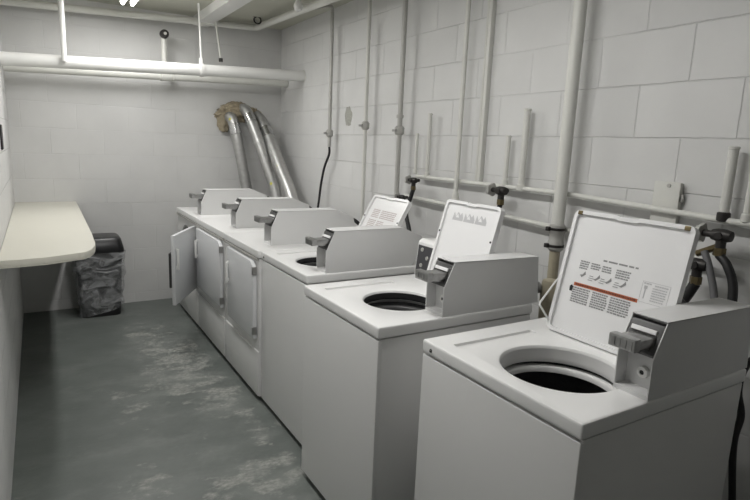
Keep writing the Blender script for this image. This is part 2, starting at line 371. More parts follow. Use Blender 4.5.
def washer(label, xf, yn, Wd, D, box_x, box_chamf, hole, ring_m, basket_m, plug=True, groove=True, box_w=.105):
    x1, y1 = xf+D, yn+Wd; zt, zs = .915, .872
    t = thing('washing_machine', label, 'washing machine', ((xf+x1)/2, (yn+y1)/2, 0), 'top-loading washers along the wall')
    MB().box(xf+.012, x1, yn+.004, y1-.004, .035, zs-.004, .003).build('cabinet', M_CAB, t)
    MB().box(xf, xf+.016, yn, y1, .03, zs-.006, .004, 3).build('front_panel', M_CAB, t)
    for xx in (xf+.06, x1-.06):
        for yy in (yn+.05, y1-.05):
            MB().lathe([(0,0),(.02,0),(.022,.006),(.01,.012),(.008,.04),(0,.04)], (xx, yy, 0), seg=16).build('levelling_foot', M_BLACK, t)
    deck = MB().box(xf-.002, x1+.002, yn-.002, y1+.002, zs, zt, .009, 4).build('top_panel', M_ENAM, t)
    cx, cy, r = hole; c0 = origin_of(t)
    def outline(rr):
        P = []
        for k in range(56):
            a = 2*PI*k/56; dx, dy = math.cos(a), math.sin(a); q = rr
            n = dx*math.cos(-.95)+dy*math.sin(-.95)      # straight chamfer towards the coin box
            if n > 0: q = min(q, (rr*.93)/n)
            if dx > 0: q = min(q, rr*1.0/dx)
            P.append((cx+q*dx, cy+q*dy))
        return P
    o1, o2 = outline(r+.012), outline(r)
    cm = MB(); tt = bmesh.new()
    rings = [[tt.verts.new((p[0]-c0.x, p[1]-c0.y, z)) for p in oo] for oo, z in ((o2, zs-.02), (o2, zt-.010), (outline(r+.004), zt-.003), (o1, zt+.0005), (outline(r+.014), zt+.03))]
    for A, B in zip(rings, rings[1:]):
        for k in range(56): tt.faces.new((A[k], A[(k+1) % 56], B[(k+1) % 56], B[k]))
    tt.faces.new(rings[0][::-1]); tt.faces.new(rings[-1]); bmesh.ops.recalc_face_normals(tt, faces=tt.faces); cm._merge(tt)
    cutters = [cm.build('cutter', M_ENAM)]
    cutters[0].location = c0 + cutters[0].location
    if groove:
        g = MB().box(xf+.055, xf+.40, y1-.118, y1-.084, zt-.009, zt+.03, .0045, 2).build('cutter', M_ENAM); cutters.append(g)
    # hollow the cabinet under the opening
    cut(deck, cutters)
    h2 = MB().lathe([(0,.30),(r+.035,.30),(r+.035,1.0),(0,1.0)], (cx, cy, 0), seg=48).build('cutter', M_ENAM)
    cab = [o for o in t.children if o.name.startswith('cabinet')][0]
    cut(cab, [h2])
    # splash ring (white), gap, balance ring, basket
    def lo(name, profs, m, lab=None):
        tt = bmesh.new(); R = [[tt.verts.new((cx+(p[0]-cx)*1, cy+(p[1]-cy)*1, z)) for p in outline(q)] for q, z in profs]
        for A, B in zip(R, R[1:]):
            for k in range(56): tt.faces.new((A[k], A[(k+1) % 56], B[(k+1) % 56], B[k]))
        mm = MB(); bmesh.ops.recalc_face_normals(tt, faces=tt.faces); mm._merge(tt); return mm.build(name, m, t, 50, label=lab)
    lo('splash_ring', [(r-.002, zt-.011), (r-.002, zt-(.040 if ring_m is M_PLAST else .026)), (r-.004, zt-(.052 if ring_m is M_PLAST else .034)), (r-.002, zt-(.056 if ring_m is M_PLAST else .040)), (r+.012, zt-.045)], ring_m, 'ring inside the opening')
    k = MB().lathe([(r+.030, zt-.075),(r+.010, zt-.068),(r-.006, zt-.070),(r-.010, zt-.074),(r-.010, zt-.088),(r+.0, zt-.092),(r+.028, zt-.090)], (cx, cy, 0), seg=56)
    k.build('balance_ring', M_PLAST if ring_m is M_PLAST else M_DGREY, t, 50, label='rim ring of the wash basket')
    k = MB().lathe([(r+.028, zt-.06),(r+.030, zt-.30),(r+.010, zt-.50),(.06, zt-.52),(0, zt-.515)], (cx, cy, 0), seg=56)
    k.build('wash_basket', basket_m, t, 50, label='dark wash basket')
    k = MB(); k.lathe([(0, zt-.20),(.025, zt-.205),(.035, zt-.24),(.045, zt-.40),(.12, zt-.47),(.15, zt-.51)], (cx, cy, 0), seg=32)
    for q in range(4):
        a = q*PI/2+.4; dx, dy = math.cos(a), math.sin(a)
        k.prism([(cx+dx*.03, cy+dy*.03, zt-.26), (cx+dx*.055, cy+dy*.055, zt-.36), (cx+dx*.13, cy+dy*.13, zt-.45), (cx+dx*.03, cy+dy*.03, zt-.46)], (-dy*.008, dx*.008, 0))
    k.build('agitator', M_DGREY, t)
    if plug:
        MB().lathe([(0,-.004),(.005,-.003),(.007,.001),(0,.001)], (xf-.002, y1-.045, zs+.018), (1,0,0), 16).build('plug', M_BLACK, t, label='small black plug in the top panel edge')
    coin_box(t, box_x, yn+.003, zt, chamf=box_chamf, w=box_w)
    return t

# nearest washer
T6 = washer('nearest top-loading washer with its lid open showing a red striped instruction label', 1.037, .739, .624, .743, 1.288, False, (1.272, 1.005, .172), M_PLAST, M_TUB, box_w=.100)
fr6 = lid_frame(1.505, .918, 1.597, 1.333, 1.264)
L6 = lid(T6, fr6, .420, .428, .004, False)
m = MB(); m.box(.050, .390, .112, .290, -.0025, -.0021, M=fr6); m.build('label_sheet', M_LABELW, L6)
m = MB()
dashes(m, fr6, .150, .275, .275, .0055, 1.8, 1)
m.build('label_heading', M_PRINT, L6)
fr6b = fr6 @ Matrix.Translation((0,0,.0004))
for k, x in enumerate((.066, .110, .153, .205)):
    m = MB()
    for j in range(4 if k in (0, 3) else 3): dashes(m, fr6b, x, x+(.036 if k != 3 else .050), .258-j*.0078-k*.001, .0046, .55, 10*k+j)
    m.build('label_caption', M_PRINT, L6)
    m = MB()
    if k != 0:
        for j in range(3): m.box(x+.002*j, x+.018+.006*(j % 2), .200+j*.007, .2022+j*.007, -.0018, -.0012, M=fr6b)
    q = x+.010+(.012 if k else 0)
    m.prism([(q, .206+.006*(k == 0), -.0018), (q+.008, .204, -.0018), (q+.022, .216, -.0018), (q+.018, .226, -.0018), (q+.010, .214, -.0018)], Vector((0,0,.0005)), M=fr6b)
    m.build('label_pictogram', M_PRINT, L6)
for x, w_ in ((.062, .068), (.140, .060), (.208, .072)):
    m = MB()
    for j in range(7): dashes(m, fr6b, x, x+w_, .165-j*.0078, .0048, .6, 77+j+int(x*1000))
    m.build('label_text', M_PRINT, L6)
MB().prism([(.050, .150, -.0018), (.060, .150, -.0018), (.062, .166, -.0018), (.055, .172, -.0018), (.048, .166, -.0018)], (0,0,.0005), M=fr6b).build('warning_mark', M_BLACK, L6)
MB().box(.062, .298, .172, .1835, -.0021, -.0014, M=fr6b).build('label_stripe', M_RED, L6, label='red orange stripe across the label')
m = MB(); dashes(m, fr6 @ Matrix.Translation((0,0,.0010)), .068, .292, .1778, .0062, .45, 5); m.build('stripe_text', mat('dark_red_print', (.16,.04,.02), .5), L6)
m = MB()
m.ring([(a,b,-.0020) for a,b in ((.300,.178),(.388,.178),(.388,.243),(.300,.243))], [(a,b,-.0020) for a,b in ((.3012,.1792),(.3868,.1792),(.3868,.2418),(.3012,.2418))], (0,0,.0005), M=fr6)
m.box(.311, .3145, .190, .228, -.0020, -.0014, M=fr6); m.box(.308, .318, .220, .230, -.0020, -.0014, M=fr6)
dashes(m, fr6b, .305, .332, .237, .0045, .6, 3); dashes(m, fr6b, .340, .382, .235, .004, .6, 4)
for j in range(6): dashes(m, fr6b, .335, .380, .226-j*.0075, .0035, .5, 40+j)
m.build('side_label', M_PRINTL, L6)
m = MB()
for a in (.014, .420-.034): MB().box(a, a+.018, .412, .426, .004, .010, .002, M=fr6).build('corner_clip', M_BRASS, L6)
MB().tube([(1.545, 1.263, 1.10), (1.532, 1.268, 1.085), (1.462, 1.268, 1.016), (1.460, 1.268, 1.006), (1.500, 1.262, .955), (1.512, 1.258, .925)], .0035, 10).build('hinge_arm', M_WBRIGHT, L6, label='white bent hinge arm')

# second washer
T5 = washer('second nearest top-loading washer with lid open and small grey pictograms inside the lid', .961, 1.517, .624, .743, 1.236, False, (1.222, 1.785, .145), M_BLACK, M_TUBG, plug=False)
fr5 = lid_frame(1.500, .920, 1.607, 1.300, 1.985)
L5 = lid(T5, fr5, .356, .393)
m = MB()
for j in range(3):
    x = .062+j*.075
    m.prism([(x, .305, -.0024), (x+.070, .305, -.0024), (x+.070, .320, -.0024), (x+.055, .343, -.0024), (x+.048, .330, -.0024), (x+.030, .345, -.0024), (x+.020, .322, -.0024), (x+.004, .343, -.0024)], (0,0,.0006), M=fr5)
m.build('pictogram_strip', M_PRINTL, L5, label='strip of three grey pictograms')
for j in range(3):
    m = MB(); x = .082+j*.075; m.prism([(x, .318, -.0017), (x+.022, .318, -.0017), (x+.011, .336, -.0017)], (0,0,.0005), M=fr5)
    m.build('pictogram_figure', M_LID, L5)
# rear control console of the second washer
cs = MB(); cs.prism([(1.545, 1.998, .915), (1.562, 1.998, 1.078), (1.580, 1.998, 1.093), (1.690, 1.998, 1.085), (1.700, 1.998, .915)], (0, .140, 0), .004)
C5 = cs.build('control_console', M_ENAM, T5)
MB().prism([(1.5455, 2.012, .938), (1.5585, 2.012, 1.064), (1.5545, 2.012, 1.064), (1.5415, 2.012, .938)], (0, .112, 0)).build('control_label', M_PANEL, C5, label='dark control label')
for j, (yy, zz) in enumerate(((2.085, .97), (2.045, 1.01), (2.09, 1.045))):
    MB().lathe([(0,-.006),(.009,-.006),(.010,0)], (1.543+(zz-.94)*.102, yy, zz), (1,0,0), 14).build('control_button', M_GPIPE, C5)

# third washer
T4 = washer('third top-loading washer, right in front of the dryers, lid open behind its long coin box', 1.045, 2.297, .624, .735, 1.142, True, (1.262, 2.580, .140), M_BLACK, M_TUBG)
fr4 = lid_frame(1.520, .920, 1.700, 1.240, 2.785)
L4 = lid(T4, fr4, .368, .367)
m = MB()
for x0, x1, y0, y1 in ((.06,.135,.235,.285), (.15,.30,.235,.285), (.06,.135,.170,.222), (.15,.22,.180,.222)):
    j = y0
    while j < y1: dashes(m, fr4, x0, x1, j, .006, .9, int(j*1000+x0*77)); j += .011
m.build('label_print', M_PRINTR, L4, label='reddish grey block of printed instructions')

# ------------------------------------------------------------------ dryers
def door_mb(M, w, h, th=.028):
    o = [(0,0), (w,0), (w,h-.035), (w-.045,h), (0,h)]
    m = MB(); m.prism([(a, b, 0) for a, b in o], (0,0,th), .006, M=M); return m
def dryer(label, yn, y1, box_y, box_x, door_y0, door_y1, open_deg=0, dz0=.385, xf=1.038, D=.735):
    x1 = xf+D; zt = .915
    t = thing('dryer', label, 'clothes dryer', ((xf+x1)/2, (yn+y1)/2, 0), 'front-loading dryers along the wall')
    cab = MB().box(xf, x1, yn+.003, y1-.003, .03, .868, .004).build('cabinet', M_CAB, t)
    for xx in (xf+.06, x1-.06):
        for yy in (yn+.05, y1-.05):
            MB().lathe([(0,0),(.02,0),(.022,.006),(.01,.012),(.008,.035),(0,.035)], (xx, yy, 0), seg=16).build('levelling_foot', M_BLACK, t)
    MB().box(xf-.010, x1, yn, y1, .872, zt, .007, 3).build('top_panel', M_ENAM, t)
    MB().box(xf-.012, xf+.01, yn+.012, y1-.012, .855, .868, .002).build('trim_strip', M_GPIPE, t, label='grey trim strip under the top')
    lower = MB().box(xf-.010, xf+.004, yn+.004, y1-.004, .035, .31, .004, 2).build('lower_panel', M_CAB, t)
    dz1 = .845; w = door_y1-door_y0; cyc, czc = (door_y0+door_y1)/2, .60
    if open_deg:
        c = MB().lathe([(0,-.05),(.19,-.05),(.19,.56),(0,.56)], (xf, cyc, czc), (1,0,0), 48).build('cutter', M_CAB); cut(cab, [c])
        MB().lathe([(.192,-.002),(.205,-.004),(.205,.004),(.192,.006),(.192,.02),(.175,.03),(.175,.04),(.188,.045),(.188,.55),(0,.55)], (xf, cyc, czc), (1,0,0), 48).build('drum', M_STEEL, t, label='metal drum seen through the open door')
    # hinge line on the near side; local u runs from hinge to free edge, v up, w outward
    a = math.radians(open_deg)
    u = Vector((-math.sin(a), math.cos(a), 0)); n = Vector((-math.cos(a), -math.sin(a), 0))
    px = xf-.004
    Mx = Matrix(((u.x, 0, n.x, px), (u.y, 0, n.y, door_y0), (0, 1, 0, dz0), (0,0,0,1)))
    # chamfered corner belongs at the hinge side top, so mirror the outline
    h = dz1-dz0
    d = MB(); d.prism([(w,0,0), (0,0,0), (0,h-.03,0), (.05,h,0), (w,h,0)], (0,0,.026), .006, M=Mx)
    dr = d.build('door', M_DOOR, t)
    hd = MB(); hd.box(w-.045, w-.028, h*.50, h*.80, .030, .046, .004, M=Mx)
    for b in (.52, .77): hd.box(w-.043, w-.030, h*b, h*b+.02, .02, .034, .002, M=Mx)
    hd.build('handle', M_WBRIGHT, dr, label='white vertical door handle')
    for b in (.06, .84):
        MB().box(-.008, .008, h*b, h*b+.045, .004, .030, .002, M=Mx).build('hinge', M_STEEL, dr)
    if open_deg:
        MB().box(.07, w-.004, h*.25, h*.75, -.020, .001, .006, M=Mx).build('door_liner', M_HOUS, dr, label='dark inner liner of the open door')
    coin_box(t, box_x, box_y, zt, chamf=True, w=.12)
    return t
dryer('nearest dryer, door shut, beside the third washer', 2.930, 3.605, 3.070, 1.157, 2.965, 3.475)
dryer('middle dryer, door shut, between the open-doored dryer and another closed one', 3.615, 4.355, 3.760, 1.158, 3.640, 4.300)
dryer('farthest dryer by the back wall with its front door hanging wide open', 4.365, 5.085, 4.500, 1.102, 4.465, 5.010, open_deg=150, dz0=.335)

# ------------------------------------------------------------------ exhaust ducts and their wall hole
def duct(label, pts, r):
    path = smooth_path(pts, 22)
    t = thing('exhaust_duct', label, 'duct', tuple(Vector(pts[-1])), 'aluminium dryer exhaust ducts')
    MB().tube(path, r, 20, rf=lambda f, i: r*(1+(.035 if i % 2 else -.02)+.03*noise.noise(Vector((i*.35, r*90, 0))))).build('duct_hose', M_ALU, t, 60)
    return t, path
D1, p1 = duct('leftmost of three silver dryer ducts running down from the wall hole', [(1.575,5.34,1.74),(1.59,5.24,1.70),(1.635,5.20,1.45),(1.70,5.19,1.10),(1.78,5.18,.75),(1.86,5.08,.45),(1.87,4.95,.22)], .050)
D2, p2 = duct('middle silver dryer duct, brightest, curving down in front of the others', [(1.705,5.34,1.82),(1.72,5.22,1.79),(1.76,5.12,1.62),(1.83,5.02,1.34),(1.90,4.93,1.05),(1.93,4.80,.65),(1.90,4.66,.25)], .050)
D3, p3 = duct('rightmost dull grey dryer duct, nearest the right-hand wall', [(1.85,5.34,1.76),(1.87,5.22,1.70),(1.90,5.04,1.50),(1.915,4.84,1.28),(1.93,4.62,1.05),(1.95,4.42,.70),(1.93,4.25,.25)], .056)
for T, p, i0, r in ((D1, p1, 26, .050), (D2, p2, 28, .050), (D3, p3, 30, .056)):
    MB().tube(p[i0:i0+9], r*1.09, 20).build('clamp_sleeve', M_CHROME, T, 60)
for T, p, i0, r in ((D2, p2, 82, .052), (D3, p3, 64, .058), (D1, p1, 20, .052)):
    c = p[i0]; MB().lathe([(0,-.004),(.014,-.003),(.014,.0),(0,.002)], c+Vector((-.62,-.76,0)).normalized()*r, (-.6,-.8,0), 10).build('tape', M_YEL, T, label='yellow sticker')
t = thing('duct_hole_sealant', 'ragged brown sealant around the dryer duct hole in the back wall', 'sealant', (1.66, 5.33, 1.55))
tt = bmesh.new(); bmesh.ops.create_icosphere(tt, subdivisions=5, radius=1)
for v in tt.verts:
    d = v.co.normalized(); q = 1+.30*noise.noise(d*2.2+Vector((3,1,2)))+.16*noise.noise(d*8)+.08*noise.noise(d*22)
    sx = .215; sz = .085-.02*d.x
    v.co = Vector((1.690+d.x*sx*q+.03*d.z, min(5.3695, 5.35+d.y*.085*q), 1.795+d.z*sz*q-abs(d.x+.35)*.03))
mm = MB(); mm._merge(tt); mm.build('sealant_ring', M_INSUL, t, 60)
tt = bmesh.new(); bmesh.ops.create_icosphere(tt, subdivisions=4, radius=1)
for v in tt.verts:
    d = v.co.normalized(); q = 1+.25*noise.noise(d*3+Vector((9,1,2)))+.12*noise.noise(d*11)
    v.co = Vector((1.535+d.x*.065*q, min(5.3695, 5.345+d.y*.05*q), 1.715+d.z*.12*q))
mm = MB(); mm._merge(tt); mm.build('sealant_lump', M_INSUL, t, 60)

# ------------------------------------------------------------------ overhead pipes
def yline(x, a, b, i): return a[i]+(b[i]-a[i])*(x-a[0])/(b[0]-a[0])
A, B = (XL+.002, 4.82, 2.02), (XR-.003, 4.82, 2.122)
t = thing('overhead_pipe', 'thick white insulated pipe crossing the room in front of the back wall', 'pipe', (.97, 4.82, 2.0))
MB().tube([A, (.1, 4.82, 2.0327), (1.2, 4.82, 2.0814), B], .047, 28).build('pipe_run', M_BPIPE, t)
MB().tube([(XR-.010, 4.82, 2.121), (XR-.001, 4.82, 2.122)], .054, 28).build('wall_flange', M_PIPE, t)
zz = 2.0815
MB().lathe([(.046,-.016),(.054,-.016),(.054,.016),(.046,.016)], (1.205, 4.82, zz), (1,0,.052), 28, True).build('clamp_band', M_BPIPE, t)
A2, B2 = (XL+.002, 5.20, 2.003), (XR-.003, 5.20, 2.085)
t = thing('overhead_pipe', 'thinner white pipe running behind and just below the thick insulated one', 'pipe', (.97, 5.20, 1.95))
MB().tube([A2, (.9, 5.2, 2.042), B2], .037, 22).build('pipe_run', M_PIPE, t)
MB().lathe([(.036,-.055),(.045,-.05),(.045,.05),(.036,.055)], (1.0, 5.2, 2.047), (1,0,.04), 24, True).build('coupling', M_PIPE, t)
MB().tube([(.985, 5.20, 2.03), (.985, 5.20, 2.37)], .022, 16).build('riser', M_PIPE, t, label='short white riser')
m = MB(); m.lathe([(0,-.05),(.028,-.048),(.036,-.03),(.036,.01),(.030,.025),(0,.025)], (.985, 5.18, 2.385), (0,1,0), 24); m.build('plug', M_VALVE, t, label='black round plug on the riser')
m = MB(); m.lathe([(0,-.056),(.012,-.055),(.013,-.048),(0,-.046)], (.985, 5.18, 2.385), (0,1,0), 12); m.build('plug_centre', M_GPIPE, t)
# hangers: each a thing hanging from the ceiling
o = MB().tube([(.212, 4.755, ZC), (.209, 4.755, 2.4), (.208, 4.755, 2.035)], .018, 16).build('drop_pipe', M_BPIPE); tag(o, 'white vertical pipe dropping from the ceiling in front of the thick pipe, left side', 'pipe')
t = thing('pipe_hanger', 'thin white rod hanger clamped round the thick overhead pipe', 'pipe hanger', (1.205, 4.82, 2.14))
MB().tube([(1.190, 4.82, ZC), (1.205, 4.82, 2.15)], .009, 10).build('rod', M_BPIPE, t)
MB().tube([(1.205, 4.82, 2.175), (1.205, 4.82, 2.130)], .019, 6).build('clevis', M_BPIPE, t)
t = thing('pipe_hanger', 'thin white rod with a dark nut hanging from the ceiling beam', 'pipe hanger', (1.43, 5.05, 2.19))
MB().tube([(1.39, 5.05, 2.524), (1.43, 5.05, 2.22)], .009, 10).build('rod', M_PIPE, t)
MB().tube([(1.43, 5.05, 2.225), (1.431, 5.05, 2.195)], .017, 6).build('nut', M_VALVE, t, label='dark nut')
# ceiling pipe with its corner
t = thing('ceiling_pipe', 'white pipe running tight under the ceiling along the back wall and down the right side', 'pipe', (1.0, 5.2, 2.45))
a = [(XL+.002, 5.22, 2.475), (.6, 5.21, 2.505), (1.3, 5.2, 2.535), (1.74, 5.19, 2.548)]
MB().tube(a+[(1.775, 5.18, 2.549), (1.798, 5.155, 2.549), (1.803, 5.12, 2.549)]+[(1.80, 4.2, 2.525), (1.80, 3.4, 2.50), (1.80, 1.5, 2.50), (1.80, YF+.01, 2.50)], .028, 18).build('pipe_run', M_PIPE, t)
t = thing('pipe_clamp', 'dark ring clamp gripping the ceiling pipe just past its corner', 'clamp', (1.80, 4.98, 2.53))
MB().tube([(1.74+.032*math.cos(q), 4.98, 2.575+.030*math.sin(q)) for q in [2*PI*k/16 for k in range(17)]], .007, 8, cap=False).build('clamp_ring', M_VALVE, t)
MB().tube([(1.74, 4.98, 2.55), (1.70, 4.98, ZC)], .006, 8).build('clamp_strap', M_GPIPE, t)
t = thing('lamp_holder', 'white rounded lamp holder on the ceiling beside the ceiling pipe', 'lamp holder', (1.70, 3.98, ZC))
MB().lathe([(0,0),(.05,0),(.05,-.012),(.024,-.02),(.022,-.045),(0,-.045)], (1.70, 3.98, ZC), seg=24).build('base', M_WBRIGHT, t)
MB().lathe([(.014,-.040),(.018,-.055),(.032,-.085),(.034,-.10),(.026,-.122),(0,-.134)], (1.70, 3.98, ZC), seg=24).build('bulb', M_WBRIGHT, t)

# fluorescent fixture over the aisle (far end just inside the frame)
def fixture(x, y0, y1, label, watts=AISLE_W):
    t = thing('fluorescent_fixture', label, 'ceiling light', (x, (y0+y1)/2, ZC))
    MB().box(x-.055, x+.055, y0, y1, ZC-.055, ZC, .004).build('housing', M_WBRIGHT, t)
    for dx in (-.035, .035):
        MB().tube([(x+dx, y0+.02, ZC-.085), (x+dx, y1-.02, ZC-.085)], .0165, 14).build('tube', M_TUBE, t, label='lit white tube')
        for yy in (y0+.004, y1-.018): MB().box(x+dx-.012, x+dx+.012, yy, yy+.014, ZC-.105, ZC-.05, .002).build('socket', M_WBRIGHT, t)
    ld = bpy.data.lights.new('tube_light', 'AREA'); ld.shape = 'RECTANGLE'; ld.size = .10; ld.size_y = y1-y0-.06; ld.energy = watts
    ld.color = (1, .985, .975); lo = bpy.data.objects.new('tube_light', ld); COL.objects.link(lo); lo.parent = t; lo.location = (0, 0, -.108)
    return t
fixture(.655, 3.60, 4.82, 'fluorescent ceiling light over the aisle with two bare lit tubes')
fixture(.655, 1.15, 2.37, 'unseen second fluorescent ceiling light, added over the aisle to light the nearer washers', NEAR_W)  # added above the frame to brighten the nearer washers

# ------------------------------------------------------------------ right wall pipework
XP = 2.05
def riser(label, x, y, z0, z1, r, m, valves=(), extra=None, flange=True):
    t = thing('riser_pipe', label, 'pipe', (x, y, z0))
    MB().tube([(x, y, z0), (x, y, (z0+z1)/2), (x, y, z1)], r, 16).build('pipe_run', m, t)
    for z in valves:
        v = MB(); v.tube([(x, y, z-.030), (x, y, z-.018), (x, y, z+.018), (x, y, z+.030)], r*1.8, 10, rf=lambda f, i: r*(1.35 if i in (0, 3) else 2.0))
        v.tube([(x, y, z), (x-.035, y, z)], r*.8, 10)
        vv = v.build('valve', M_GPIPE, t)
        h = MB(); h.box(x-.040, x-.032, y-.012, y+.030, z-.008, z+.008, .002); h.build('valve_handle', M_STEEL, vv)
    return t
riser('thin grey gas pipe nearest the back wall, ending in a black hose', XP, 4.12, 1.50, ZC-.06, .0145, M_GPIPE, (1.61,))
T = [o for o in COL.objects if o.name.startswith('riser_pipe')][-1]
MB().tube(smooth_path([(XP, 4.12, ZC-.062), (XP-.005, 4.11, ZC-.035), (XP-.05, 4.08, ZC-.028), (1.84, 4.02, 2.52)]), .012, 12).build('branch', M_GPIPE, T)
o = MB().tube(smooth_path([(XP, 4.12, 1.51), (XP+.005, 4.13, 1.44), (XP, 4.20, 1.33), (XP-.005, 4.25, 1.18), (XP-.02, 4.27, .98), (XP-.08, 4.28, .60), (1.85, 4.25, .40)]), .0100, 12).build('gas_hose', M_BLACK); tag(o, 'black flexible hose hanging below the farthest grey riser pipe', 'hose')
riser('second thin grey riser pipe from the back wall, beside a scuffed wall patch', XP, 3.54, .25, ZC-.001, .0145, M_PIPE, (1.665,))
t3 = riser('third riser pipe from the back wall with two small fittings one above the other', XP, 3.09, .30, ZC-.001, .0165, M_GPIPE, (1.63,))
v = MB().lathe([(.016,-.012),(.024,-.01),(.024,.01),(.016,.012)], (XP, 3.09, 1.72), (0,0,1), 16, True).build('fitting', M_GPIPE, t3)
t = riser('slim white vertical pipe just left of the flat wall raceway', XP-.006, 2.465, 1.235, ZC-.001, .0135, M_PIPE)
MB().lathe([(.0135,.05),(.017,.04),(.024,.0),(.022,-.01),(0,-.01)], (XP-.006, 2.465, 1.235), seg=18).build('base_cup', M_PIPE, t)
t = thing('wall_raceway', 'flat white painted cable raceway running straight up the right wall', 'raceway', (XR-.02, 2.33, 1.34))
m = MB(); m.box(XR-.030, XR-.001, 2.325, 2.350, 1.345, ZC-.001, .004); m.box(XR-.022, XR-.001, 2.360, 2.374, 1.345, ZC-.001, .004); m.build('channel', M_PIPE, t)
XD = 2.03
t = thing('drain_pipe', 'thick white vertical pipe behind the nearest washer', 'pipe', (XD, 1.705, 0))
MB().tube([(XD, 1.705, 1.17), (XD, 1.705, 2.0), (XD, 1.705, ZC-.001)], .0285, 24).build('pipe_run', M_PIPE, t)
MB().tube([(XD, 1.705, 0.0), (XD, 1.705, 1.17)], .024, 20).build('lower_pipe', M_TAN, t, label='tan lower length')
MB().lathe([(.029,1.205),(.036,1.20),(.036,1.165),(.033,1.16),(.033,1.13),(.036,1.125),(.036,1.09),(.027,1.08)], (XD, 1.705, 0), seg=26).build('collar', M_GPIPE, t, label='grey clamped collar')
for zc in (1.183, 1.105):
    m = MB(); m.lathe([(.034,-.006),(.0385,-.006),(.0385,.006),(.034,.006)], (XD, 1.705, zc), seg=26, closed=True)
    m.box(XD-.048, XD-.030, 1.713, 1.733, zc-.010, zc+.010, .003); m.build('clamp', M_VALVE, t)

def hpipe(label, pts, r, m=M_PIPE):
    t = thing('supply_pipe', label, 'pipe', tuple(Vector(pts[0])))
    MB().tube(pts, r, 14).build('pipe_run', m, t)
    return t
hpipe('upper horizontal white water pipe along the right wall, running in front of the electrical box', [(XP+.025, 2.90, 1.343), (XP+.025, 1.72, 1.343), (XP+.025, .98, 1.314), (XP+.025, .2, 1.30)], .0125)
hpipe('lower horizontal white water pipe along the right wall', [(XP+.025, 3.02, 1.206), (XP+.025, 2.1, 1.190), (XP+.025, 1.05, 1.158)], .0125)
for k, (y, z0, z1, r, lab) in enumerate(((2.76, 1.345, 1.734, .0125, 'taller of the two thin capped pipe stubs behind the third washer'), (2.885, 1.36, 1.614, .0105, 'shorter of the two thin capped pipe stubs behind the third washer'),
        (1.972, 1.335, 1.736, .0165, 'taller capped pipe stub behind the second washer, left of the thick drain pipe'), (2.085, 1.35, 1.606, .0125, 'shorter capped pipe stub standing on the valve behind the second washer'),
        (1.005, 1.315, 1.575, .0165, 'thick capped pipe stub above the nearest washer hoses'), (.930, 1.32, 1.563, .013, 'capped pipe stub at the right edge of the picture'))):
    y *= 1.0122
    t = thing('air_chamber_pipe', lab, 'pipe', (XP+.025, y, z0))
    MB().tube([(XP+.025, y, z0), (XP+.025, y, z1-.012), (XP+.025, y, z1-.011), (XP+.025, y, z1-.003), (XP+.025, y, z1)], r, 18, rf=lambda f, i, r=r: r*(1, 1, 1.12, 1.12, .8)[i]).build('pipe_run', M_PIPE, t)
    MB().lathe([(r, .03), (r*1.35, .026), (r*1.35, .0), (r, -.004)], (XP+.025, y, z0), seg=16).build('fitting', M_PIPE if k != 4 else M_VALVE, t)

def valve(label, x, y, z, s=1.0, out=-.03):
    t = thing('hose_valve', label, 'valve', (x, y, z))
    m = MB(); m.lathe([(0,-.03*s),(.016*s,-.028*s),(.020*s,-.012*s),(.020*s,.012*s),(.016*s,.028*s),(0,.03*s)], (x, y, z), (0,1,0), 16)
    m.tube([(x+out, y, z), (x+.042, y, z)], .011*s, 12); m.tube([(x, y, z), (x, y, z-.04*s)], .015*s, 12)
    m.tube([(x, y, z), (x, y+.055*s, z)], .011*s, 12)
    m.build('valve_body', M_VALVE, t)
    h = MB(); c = Vector((x, y+.062*s, z))
    pr = [(c.x+.028*s*math.cos(q)*(1+.12*math.cos(5*q)), c.y-.006*s, c.z+.028*s*math.sin(q)*(1+.12*math.cos(5*q))) for q in [2*PI*k/30 for k in range(30)]]
    h.prism(pr, (0,.012*s,0), .001); h.build('hand_wheel', M_GPIPE, t, label='grey hand wheel')
    MB().tube([(x, y, z-.038*s), (x, y, z-.062*s)], .018*s, 6).build('coupling_nut', M_BRASS, t, label='brass nut')
    return t
def hose(label, pts, r, m=M_BLACK, nm='water_hose'):
    o = MB().tube(smooth_path(pts), r, 14).build(nm, m, None, 60); return tag(o, label, 'hose')
xv = XP-.03
valve('black hose valve with grey hand wheel behind the third washer, on the upper pipe', xv, 2.855, 1.320, .95)
hose('black hose arching down from the upper valve behind the third washer', [(xv, 2.855, 1.262), (xv-.01, 2.87, 1.20), (xv-.03, 2.88, 1.12), (xv-.05, 2.80, 1.0), (xv-.09, 2.72, .88), (1.86, 2.66, .70)], .0135)
valve('low black hose valve just above the open lid of the third washer', xv, 2.975, 1.200, .9)
hose('short black hose dropping from the low valve behind the third washer', [(xv, 2.975, 1.145), (xv-.02, 2.98, 1.05), (xv-.08, 2.95, .9), (1.85, 2.9, .70)], .0125)
valve('black hose valve behind the second washer lid', xv, 2.075, 1.325, 1.15)
hose('short black hose below the valve behind the second washer lid', [(xv, 2.075, 1.256), (xv-.005, 2.085, 1.21), (xv-.02, 2.11, 1.15), (xv-.08, 2.08, .98), (1.84, 2.0, .72)], .0135)
valve('larger black hose valve at the top right behind the nearest washer', xv, .985, 1.268, 1.15)
valve('black hose valve close to the corner of the nearest washer lid', xv-.02, 1.040, 1.155, 1.15)
hose('dark blue-black hose looping down at the right edge behind the nearest washer', [(xv, .985, 1.20), (xv-.01, .945, 1.165), (xv-.02, .912, 1.09), (xv-.05, .90, .95), (1.88, .90, .70)], .0150)
hose('grey hose slanting down between the two valves behind the nearest washer', [(xv-.01, 1.03, 1.205), (xv-.02, 1.00, 1.15), (xv-.03, .965, 1.06), (xv-.06, .93, .93), (1.87, .92, .72)], .0125, M_GREYH)
